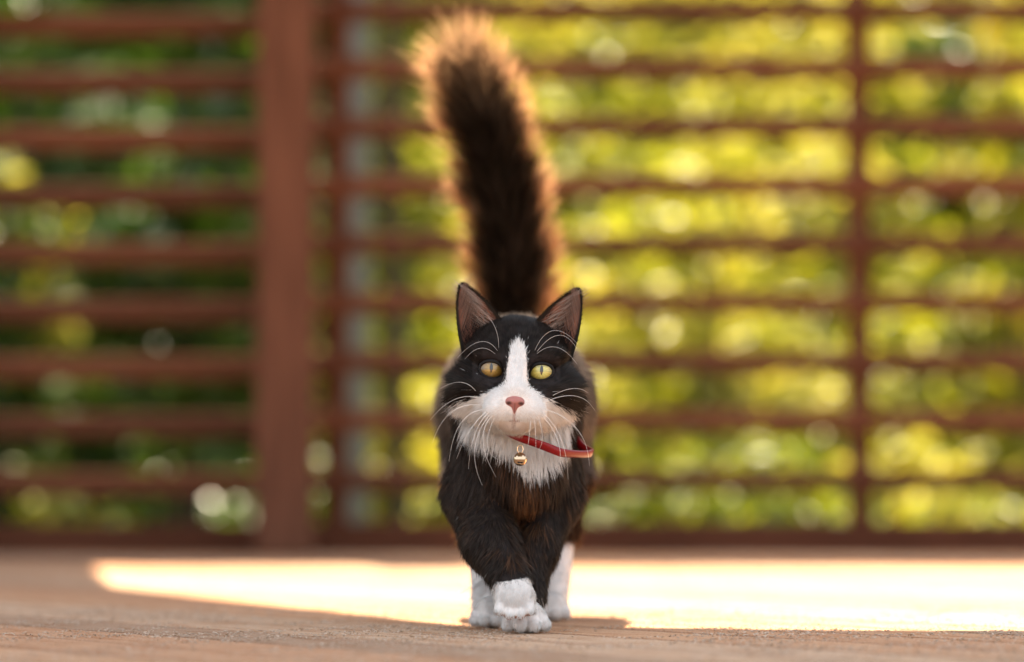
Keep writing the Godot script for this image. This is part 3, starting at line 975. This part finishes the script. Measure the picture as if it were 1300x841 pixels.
func build_fence() -> void:
	# two panels of level slats on upright battens, and the square post between them
	for side in 2:
		var left := side == 0
		var f := base("slatted_fence", Vector3(-0.43, 0.0, -3.12))
		tag(f, "reddish brown slatted fence panel left of the square post, dark greenery behind" if left else "long reddish brown slatted fence panel right of the square post, bright shrubs behind", "fence", "fence panels at the end of the deck")
		var x0 := -3.2 if left else 0.0
		var x1 := 0.0 if left else 3.6
		var y := 0.146 if left else 0.153
		var pitch := 0.1185 if left else 0.1215
		var h := 0.048 if left else 0.043
		var low: float = 0.070 if left else 0.074
		part("bottom_rail", box_mesh(Vector3(x1 - x0 - 0.004, low, 0.034), 0.003), M.fence[1], f).position = Vector3((x0 + x1) * 0.5, low * 0.5 - 0.006, 0)
		var sl := box_mesh(Vector3(x1 - x0 - 0.004, h, 0.034), 0.003)
		for k in 16:
			var s := part("slat", sl, M.fence[(k * 5 + side) % 4], f)
			s.position = Vector3((x0 + x1) * 0.5, y + pitch * k, 0.0)
			s.rotation.z = rng.randf_range(-0.0008, 0.0008)
		part("top_rail", box_mesh(Vector3(x1 - x0 - 0.004, 0.045, 0.07), 0.003), M.fence[2], f).position = Vector3((x0 + x1) * 0.5, y + pitch * 15 + 0.066, -0.01)
		var bat := box_mesh(Vector3(0.046, y + pitch * 15 + 0.04, 0.045), 0.003)
		for x in ([-0.068, -1.24, -2.4] if left else [0.066, 1.150, 2.28, 3.4]):
			part("batten", bat, M.fence[3], f).position = Vector3(x, (y + pitch * 15 + 0.04) * 0.5, -0.0405)
	var post := base("fence_post", Vector3(-0.458, 0, -3.03))
	tag(post, "square brown timber post standing between the two fence panels", "post")
	part("shaft", box_mesh(Vector3(0.112, 2.16, 0.112), 0.006), M.post, post).position.y = 1.08
	part("cap", box_mesh(Vector3(0.132, 0.03, 0.132), 0.006), M.post, post).position.y = 2.176

func build_roof() -> void:
	# roof added out of view, outline shaped so its shade ends behind the cat
	var H := 2.45
	var sh := Vector2(sun_dir.x, sun_dir.z) / -sun_dir.y * H
	var floor_pts := [Vector2(-0.80, -2.62), Vector2(-0.56, -1.26), Vector2(-0.30, -0.66), Vector2(-0.05, -0.115), Vector2(0.30, -0.02), Vector2(0.75, 0.03), Vector2(4.2, 0.34), Vector2(4.2, 0.85), Vector2(-4.6, 0.85), Vector2(-4.6, -2.62)]
	var pts := PackedVector2Array()
	for p in floor_pts:
		pts.append(p - sh)
	var roof := base("added_shade_roof")
	tag(roof, "flat timber roof added out of view to shade the near part of the deck", "roof")
	var tri := Geometry2D.triangulate_polygon(pts)
	var st := SurfaceTool.new()
	st.begin(Mesh.PRIMITIVE_TRIANGLES)
	for s in 2:
		var y := H + 0.09 * s
		for t in range(0, tri.size(), 3):
			tri_front(st, Vector3(pts[tri[t]].x, y, pts[tri[t]].y), Vector3(pts[tri[t + 1]].x, y, pts[tri[t + 1]].y), Vector3(pts[tri[t + 2]].x, y, pts[tri[t + 2]].y), Vector3.UP if s else Vector3.DOWN)
	for i in pts.size():
		var a := pts[i]
		var b := pts[(i + 1) % pts.size()]
		var nn := Vector3(b.y - a.y, 0, a.x - b.x).normalized()
		if Geometry2D.is_point_in_polygon((a + b) * 0.5 + Vector2(nn.x, nn.z) * 0.01, pts): nn = -nn
		tri_front(st, Vector3(a.x, H, a.y), Vector3(b.x, H, b.y), Vector3(b.x, H + 0.09, b.y), nn)
		tri_front(st, Vector3(a.x, H, a.y), Vector3(b.x, H + 0.09, b.y), Vector3(a.x, H + 0.09, a.y), nn)
	part("roof_boards", st.commit(), M.fence[0], roof)
	var leg := box_mesh(Vector3(0.11, H - 0.004, 0.11), 0.006)
	for p in [Vector2(4.0, 1.0) - sh, Vector2(4.0, 0.5) - sh, Vector2(-4.4, 1.1) - sh, Vector2(-4.4, -1.6) - sh, Vector2(-2.6, 1.1) - sh]:
		part("post", leg, M.post, roof).position = Vector3(p.x, H * 0.5, p.y)

func leaf_mesh(ln: float, wd: float) -> ArrayMesh:
	var st := SurfaceTool.new()
	st.begin(Mesh.PRIMITIVE_TRIANGLES)
	var prev := []
	for i in 5:
		var t := i / 4.0
		var w := wd * 0.5 * sin(PI * pow(t, 0.8)) + 0.0004
		var z := ln * t
		var y := -0.12 * ln * t * t
		var row := [Vector3(-w, y + w * 0.35, z), Vector3(0, y, z), Vector3(w, y + w * 0.35, z)]
		if i:
			for k in 2:
				var nn := Vector3(0.3 if k == 0 else -0.3, 1, 0.1).normalized()
				tri_front(st, prev[k], prev[k + 1], row[k + 1], nn)
				tri_front(st, prev[k], row[k + 1], row[k], nn)
		prev = row
	return st.commit()

func shrub(called: String, label: String, category: String, at: Vector3, size: Vector3, clumps: int, each: int, leaf: Mesh, mat: Material, ca: Color, cb: Color, sd: int, group := "") -> void:
	# size: half width, height, half depth; stems rise from the base and leaves gather in clumps round their ends
	var r := RandomNumberGenerator.new()
	r.seed = sd
	var o := base(called, at)
	tag(o, label, category, group)
	var mm := MultiMesh.new()
	mm.transform_format = MultiMesh.TRANSFORM_3D
	mm.use_colors = true
	mm.mesh = leaf
	mm.instance_count = clumps * each
	var k := 0
	var stems := 0
	for i in clumps:
		var d := Vector3(r.randfn(), r.randfn(), r.randfn()).normalized() * pow(r.randf(), 0.4)
		var c := Vector3(d.x * size.x, size.y * (0.52 + 0.48 * d.y), d.z * size.z)
		var rad := r.randf_range(0.08, 0.17) * clampf(size.x, 0.5, 1.4)
		var tone := r.randf()
		if stems < 7 and i % maxi(1, clumps / 7) == 0:
			stems += 1
			var mid := Vector3(c.x * 0.35, c.y * 0.5, c.z * 0.35)
			part("stem", tube_mesh(smooth_path([Vector3(d.x * 0.05, 0, d.z * 0.05), mid, c], 7), [0.017, 0.015, 0.013, 0.011, 0.009, 0.006, 0.003], 6), M.bark, o)
		for j in each:
			var p := c + Vector3(r.randfn(), r.randfn() * 0.8, r.randfn()) * rad * 0.6
			p.y = maxf(p.y, 0.02)
			var yaw := r.randf() * TAU
			var b := Basis(Vector3.UP, yaw) * Basis(Vector3.RIGHT, r.randf_range(-0.5, 1.1)) * Basis(Vector3.BACK, r.randfn(0, 0.5))
			b = b.scaled_local(Vector3.ONE * r.randf_range(0.65, 1.25))
			mm.set_instance_transform(k, Transform3D(b, p))
			var col := ca.lerp(cb, clampf(tone + r.randfn(0, 0.25), 0.0, 1.0))
			mm.set_instance_color(k, col)
			k += 1
	var mi := MultiMeshInstance3D.new()
	mi.name = "leaves"
	mi.multimesh = mm
	mi.material_override = mat
	mi.set_meta("kind", "stuff")
	o.add_child(mi)

func land(x: float, z: float) -> float:
	# level behind the house, then a bank that climbs away from the fence
	var up := clampf((-z - 4.75 + 0.12 * sin(x * 1.3)) / 3.6, 0.0, 1.0)
	var far := clampf((-z - 8.2) / 60.0, 0.0, 1.0)
	return -0.22 + 3.1 * (up * 0.75 + 0.25 * up * up * (3.0 - 2.0 * up)) + far * 2.0

func cover(called: String, label: String, x0: float, x1: float, z0: float, z1: float, count: int, leaf: Mesh, mat: Material, ca: Color, cb: Color, sd: int) -> void:
	# plants growing over the bank, leaf by leaf
	var r := RandomNumberGenerator.new()
	r.seed = sd
	var patch := FastNoiseLite.new()
	patch.seed = sd
	patch.frequency = 1.6
	var mm := MultiMesh.new()
	mm.transform_format = MultiMesh.TRANSFORM_3D
	mm.use_colors = true
	mm.mesh = leaf
	mm.instance_count = count
	for k in count:
		var x := r.randf_range(x0, x1)
		var z := r.randf_range(z0, z1)
		var t := patch.get_noise_2d(x * 1.0, z * 1.0)
		var y := land(x, z) + 0.02 + maxf(0.0, t + 0.25) * 0.28 * r.randf() + 0.05 * r.randf()
		var b := Basis(Vector3.UP, r.randf() * TAU) * Basis(Vector3.RIGHT, r.randf_range(-0.5, 0.7)) * Basis(Vector3.BACK, r.randfn(0, 0.4))
		b = b.scaled_local(Vector3.ONE * r.randf_range(0.6, 1.3))
		mm.set_instance_transform(k, Transform3D(b, Vector3(x, y, z)))
		var q := patch.get_noise_3d(x * 0.6 + 30.0, y, z * 0.6)
		mm.set_instance_color(k, ca.lerp(cb, clampf(0.5 + q * 1.3 + r.randfn(0, 0.22), 0.0, 1.0)))
	var mi := MultiMeshInstance3D.new()
	mi.name = called
	mi.multimesh = mm
	mi.material_override = mat
	add_child(mi)
	tag(mi, label, "ground cover", "", "stuff")

func build_garden() -> void:
	# the ground and the bank beyond the fence
	var st := SurfaceTool.new()
	st.begin(Mesh.PRIMITIVE_TRIANGLES)
	var N := 130
	for i in N:
		for j in N:
			var q := []
			for o in [[0, 0], [1, 0], [1, 1], [0, 1]]:
				var fx: float = (i + o[0]) / float(N) * 2.0 - 1.0
				var fz: float = (j + o[1]) / float(N) * 2.0 - 1.0
				var x := signf(fx) * pow(absf(fx), 2.2) * 150.0
				var z := signf(fz) * pow(absf(fz), 2.2) * 150.0 - 6.0
				q.append(Vector3(x, land(x, z), z))
			st.set_smooth_group(0)
			for w in [0, 1, 2, 0, 2, 3]:
				st.add_vertex(q[w])
	st.index()
	st.generate_normals()
	var g := part("ground", st.commit(), M.ground, self)
	tag(g, "", "", "", "structure")
	var small := leaf_mesh(0.050, 0.030)
	var round_leaf := leaf_mesh(0.065, 0.048)
	var big := leaf_mesh(0.110, 0.046)
	var y0 := Color(0.34, 0.375, 0.040)
	var y1 := Color(0.60, 0.56, 0.16)
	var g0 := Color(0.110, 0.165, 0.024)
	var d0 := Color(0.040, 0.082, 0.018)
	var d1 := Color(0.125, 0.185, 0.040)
	var gy := "sunlit yellow-green shrubs beyond the fence"
	cover("ground_cover", "bright yellow-green plants covering the sunlit bank behind the right-hand fence panel", -0.62, 4.2, -8.3, -4.7, 34000, round_leaf, M.leaf, y0, y1, 61)
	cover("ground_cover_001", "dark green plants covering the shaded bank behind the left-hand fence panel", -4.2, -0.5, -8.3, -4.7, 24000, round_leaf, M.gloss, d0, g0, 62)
	# sunlit shrubs behind the right-hand panel
	shrub("shrub", "yellow-green shrub behind the fence, directly right of the cat's tail", "shrub", Vector3(0.12, -0.22, -5.0), Vector3(0.36, 1.2, 0.26), 26, 26, round_leaf, M.leaf, g0, y1, 21, gy)
	shrub("shrub", "pale yellow-green shrub behind the fence, midway between the tail and the thin upright batten", "shrub", Vector3(0.60, -0.2, -5.3), Vector3(0.40, 1.5, 0.28), 30, 26, round_leaf, M.leaf, y0, y1, 22, gy)
	shrub("shrub", "golden yellow shrub behind the fence at its far right end", "shrub", Vector3(1.45, -0.2, -5.3), Vector3(0.40, 1.8, 0.28), 34, 28, round_leaf, M.leaf, y0, Color(0.34, 0.28, 0.026), 24, gy)
	shrub("shrub", "low green shrub at the foot of the fence right of the cat", "shrub", Vector3(0.70, -0.22, -4.3), Vector3(0.75, 0.50, 0.22), 26, 30, small, M.leaf, g0, y0, 25, gy)
	shrub("shrub", "small dark green bush high on the bank near the top right corner", "shrub", Vector3(1.42, land(1.42, -6.0), -6.0), Vector3(0.24, 0.78, 0.16), 12, 44, big, M.gloss, d0, d1, 27)
	# shaded laurel behind the left-hand panel
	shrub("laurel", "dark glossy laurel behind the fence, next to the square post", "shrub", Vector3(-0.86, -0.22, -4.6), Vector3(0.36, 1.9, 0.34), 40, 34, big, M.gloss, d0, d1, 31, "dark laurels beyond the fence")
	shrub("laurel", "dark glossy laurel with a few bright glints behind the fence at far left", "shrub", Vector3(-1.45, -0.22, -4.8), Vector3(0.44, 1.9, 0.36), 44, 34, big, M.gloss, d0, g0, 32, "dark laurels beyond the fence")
	shrub("shrub", "yellowish bush glimpsed through the left end of the fence behind the laurel", "shrub", Vector3(-1.5, land(-1.5, -5.5), -5.5), Vector3(0.30, 0.85, 0.30), 26, 34, round_leaf, M.leaf, y0, y1, 33)
	shrub("shrub", "small yellow-green bush at the foot of the fence at far left", "shrub", Vector3(-1.12, -0.22, -4.35), Vector3(0.22, 0.42, 0.16), 9, 26, small, M.leaf, g0, y1, 34)
	# trees on the bank at the left, whose crowns shade it
	for k in 2:
		var x: float = [-2.5, -1.25][k]
		var z: float = [-7.2, -7.6][k]
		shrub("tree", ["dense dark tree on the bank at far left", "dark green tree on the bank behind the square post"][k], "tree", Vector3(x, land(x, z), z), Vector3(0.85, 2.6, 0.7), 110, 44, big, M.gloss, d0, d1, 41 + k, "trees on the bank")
	# a painted pole and a dark trunk seen through the gaps by the post
	var pole := base("pole", Vector3(-0.386, -0.22, -4.35))
	tag(pole, "pale grey painted pole seen through the gaps just right of the square post", "pole")
	part("shaft", box_mesh(Vector3(0.055, 2.6, 0.055), 0.006), M.pale, pole).position.y = 1.3
	part("cap", box_mesh(Vector3(0.07, 0.02, 0.07), 0.004), M.pale, pole).position.y = 2.61
	var trunk := base("bare_tree", Vector3(-0.300, -0.22, -4.5))
	tag(trunk, "slim dark bare tree seen through the gaps beside the pale pole", "tree")
	part("trunk", tube_mesh(smooth_path([Vector3(0.02, 0, 0), Vector3(0.0, 0.7, 0.02), Vector3(-0.01, 1.5, 0), Vector3(0.03, 2.6, -0.05), Vector3(0.1, 3.4, 0)], 20), range(20).map(func(i): return 0.034 - 0.001 * i + 0.003 * sin(i * 1.7)), 12), M.bark, trunk)

var sun_dir := Vector3(0.13, -0.905, 0.403).normalized()

func _ready() -> void:
	rng.seed = 77
	var cam := Camera3D.new()
	cam.name = "camera"
	add_child(cam)
	cam.position = Vector3(0, 0.128, 2.6)
	cam.rotation_degrees = Vector3(3.326, 0, 0)
	var at := CameraAttributesPhysical.new()
	at.frustum_focal_length = 100.9
	at.frustum_focus_distance = 2.53
	at.frustum_near = 0.05
	at.frustum_far = 500.0
	at.exposure_aperture = 2.25
	cam.attributes = at
	cam.current = true
	var env := Environment.new()
	env.background_mode = Environment.BG_SKY
	env.tonemap_mode = Environment.TONE_MAPPER_LINEAR
	env.tonemap_exposure = 4.8
	env.sdfgi_enabled = true
	env.ssao_enabled = true
	env.ssil_enabled = true
	var skym := ProceduralSkyMaterial.new()
	skym.sky_top_color = Color(0.72, 0.75, 0.79)
	skym.sky_horizon_color = Color(0.78, 0.80, 0.82)
	skym.sky_curve = 0.18
	skym.sky_energy_multiplier = 0.82
	skym.ground_bottom_color = Color(0.25, 0.25, 0.18)
	skym.ground_horizon_color = Color(0.6, 0.62, 0.6)
	var sky := Sky.new()
	sky.sky_material = skym
	env.sky = sky
	var we := WorldEnvironment.new()
	we.name = "world"
	we.environment = env
	add_child(we)
	var sun := DirectionalLight3D.new()
	sun.name = "sun"
	sun.light_energy = 1.6
	sun.light_angular_distance = 0.5
	sun.light_color = Color(1.0, 0.92, 0.80)
	sun.shadow_enabled = true
	sun.basis = Basis.looking_at(sun_dir)
	add_child(sun)
	materials()
	build_deck()
	build_fence()
	build_roof()
	build_garden()
	build_cat()

func materials() -> void:
	var grain := FastNoiseLite.new()
	grain.seed = 8
	grain.frequency = 0.012
	grain.fractal_octaves = 4
	M.fence = []
	for k in 5:
		var t := NoiseTexture2D.new()
		t.width = 256
		t.height = 256
		t.seamless = true
		t.noise = grain
		var ramp := Gradient.new()
		var c0: Color = [Color(0.112, 0.042, 0.022), Color(0.090, 0.034, 0.019), Color(0.126, 0.046, 0.024), Color(0.100, 0.038, 0.021), Color(0.128, 0.055, 0.033)][k]
		ramp.set_color(0, (c0 * 0.7).linear_to_srgb())
		ramp.set_color(1, (c0 * 1.35).linear_to_srgb())
		t.color_ramp = ramp
		var m := StandardMaterial3D.new()
		m.albedo_texture = t
		m.uv1_triplanar = true
		m.uv1_scale = Vector3(1.0, 9.0, 9.0) if k < 4 else Vector3(9.0, 0.8, 9.0)
		m.roughness = 0.7
		m.metallic_specular = 0.15
		if k < 4: M.fence.append(m)
		else: M.post = m
	var leaf := std(Color(1, 1, 1), 0.45, 0.5)
	leaf.vertex_color_use_as_albedo = true
	leaf.backlight_enabled = true
	leaf.backlight = Color(1.0, 0.97, 0.6)
	M.leaf = leaf
	var gl := std(Color(1, 1, 1), 0.34, 0.5)
	gl.vertex_color_use_as_albedo = true
	gl.backlight_enabled = true
	gl.backlight = Color(0.75, 0.8, 0.4)
	M.gloss = gl
	M.grit = std(Color(1, 1, 1), 0.9, 0.1)
	M.grit.vertex_color_use_as_albedo = true
	M.bark = std(Color(0.055, 0.042, 0.032), 0.85, 0.3)
	M.pale = std(Color(0.15, 0.165, 0.16), 0.5, 0.4)
	var gt := NoiseTexture2D.new()
	gt.width = 512
	gt.height = 512
	gt.seamless = true
	var gn := FastNoiseLite.new()
	gn.seed = 9
	gn.frequency = 0.03
	gn.fractal_octaves = 5
	gt.noise = gn
	var gr := Gradient.new()
	gr.set_color(0, Color(0.035, 0.055, 0.014).linear_to_srgb())
	gr.set_color(1, Color(0.12, 0.15, 0.035).linear_to_srgb())
	gt.color_ramp = gr
	var ground := StandardMaterial3D.new()
	ground.albedo_texture = gt
	ground.uv1_triplanar = true
	ground.uv1_world_triplanar = true
	ground.uv1_scale = Vector3(0.7, 0.7, 0.7)
	ground.roughness = 0.95
	M.ground = ground
	# cat
	var skin := std(Color(1, 1, 1), 0.7, 0.3)
	skin.vertex_color_use_as_albedo = true
	M.skin = skin
	var fur := std(Color(1, 1, 1), 0.50, 0.26)
	fur.vertex_color_use_as_albedo = true
	fur.backlight_enabled = true
	fur.backlight = Color(0.60, 0.60, 0.60).linear_to_srgb()
	M.fur = fur
	var tf := std(Color(1, 1, 1), 0.5, 0.35)
	tf.vertex_color_use_as_albedo = true
	tf.backlight_enabled = true
	tf.backlight = Color(1.7, 1.7, 1.7).linear_to_srgb()
	M.tail_fur = tf
	var eye := std(Color(1, 1, 1), 0.35, 0.5)
	eye.vertex_color_use_as_albedo = true
	eye.clearcoat_enabled = true
	eye.clearcoat = 1.0
	eye.clearcoat_roughness = 0.02
	M.eye = eye
	M.lid = std(Color(0.008, 0.007, 0.007), 0.55, 0.3)
	var nose := std(Color(1, 1, 1), 0.42, 0.5)
	nose.vertex_color_use_as_albedo = true
	nose.subsurf_scatter_enabled = true
	nose.subsurf_scatter_strength = 0.15
	M.nose = nose
	var wk := std(Color(0.85, 0.84, 0.82), 0.3, 0.6)
	wk.backlight_enabled = true
	wk.backlight = Color(0.7, 0.7, 0.7)
	M.whisker = wk
	var col := std(Color(0.21, 0.005, 0.007), 0.42, 0.25)
	col.clearcoat_enabled = true
	col.clearcoat = 0.3
	col.clearcoat_roughness = 0.12
	M.collar = col
	var brass := std(Color(0.66, 0.50, 0.33), 0.14, 0.5)
	brass.metallic = 1.0
	M.brass = brass
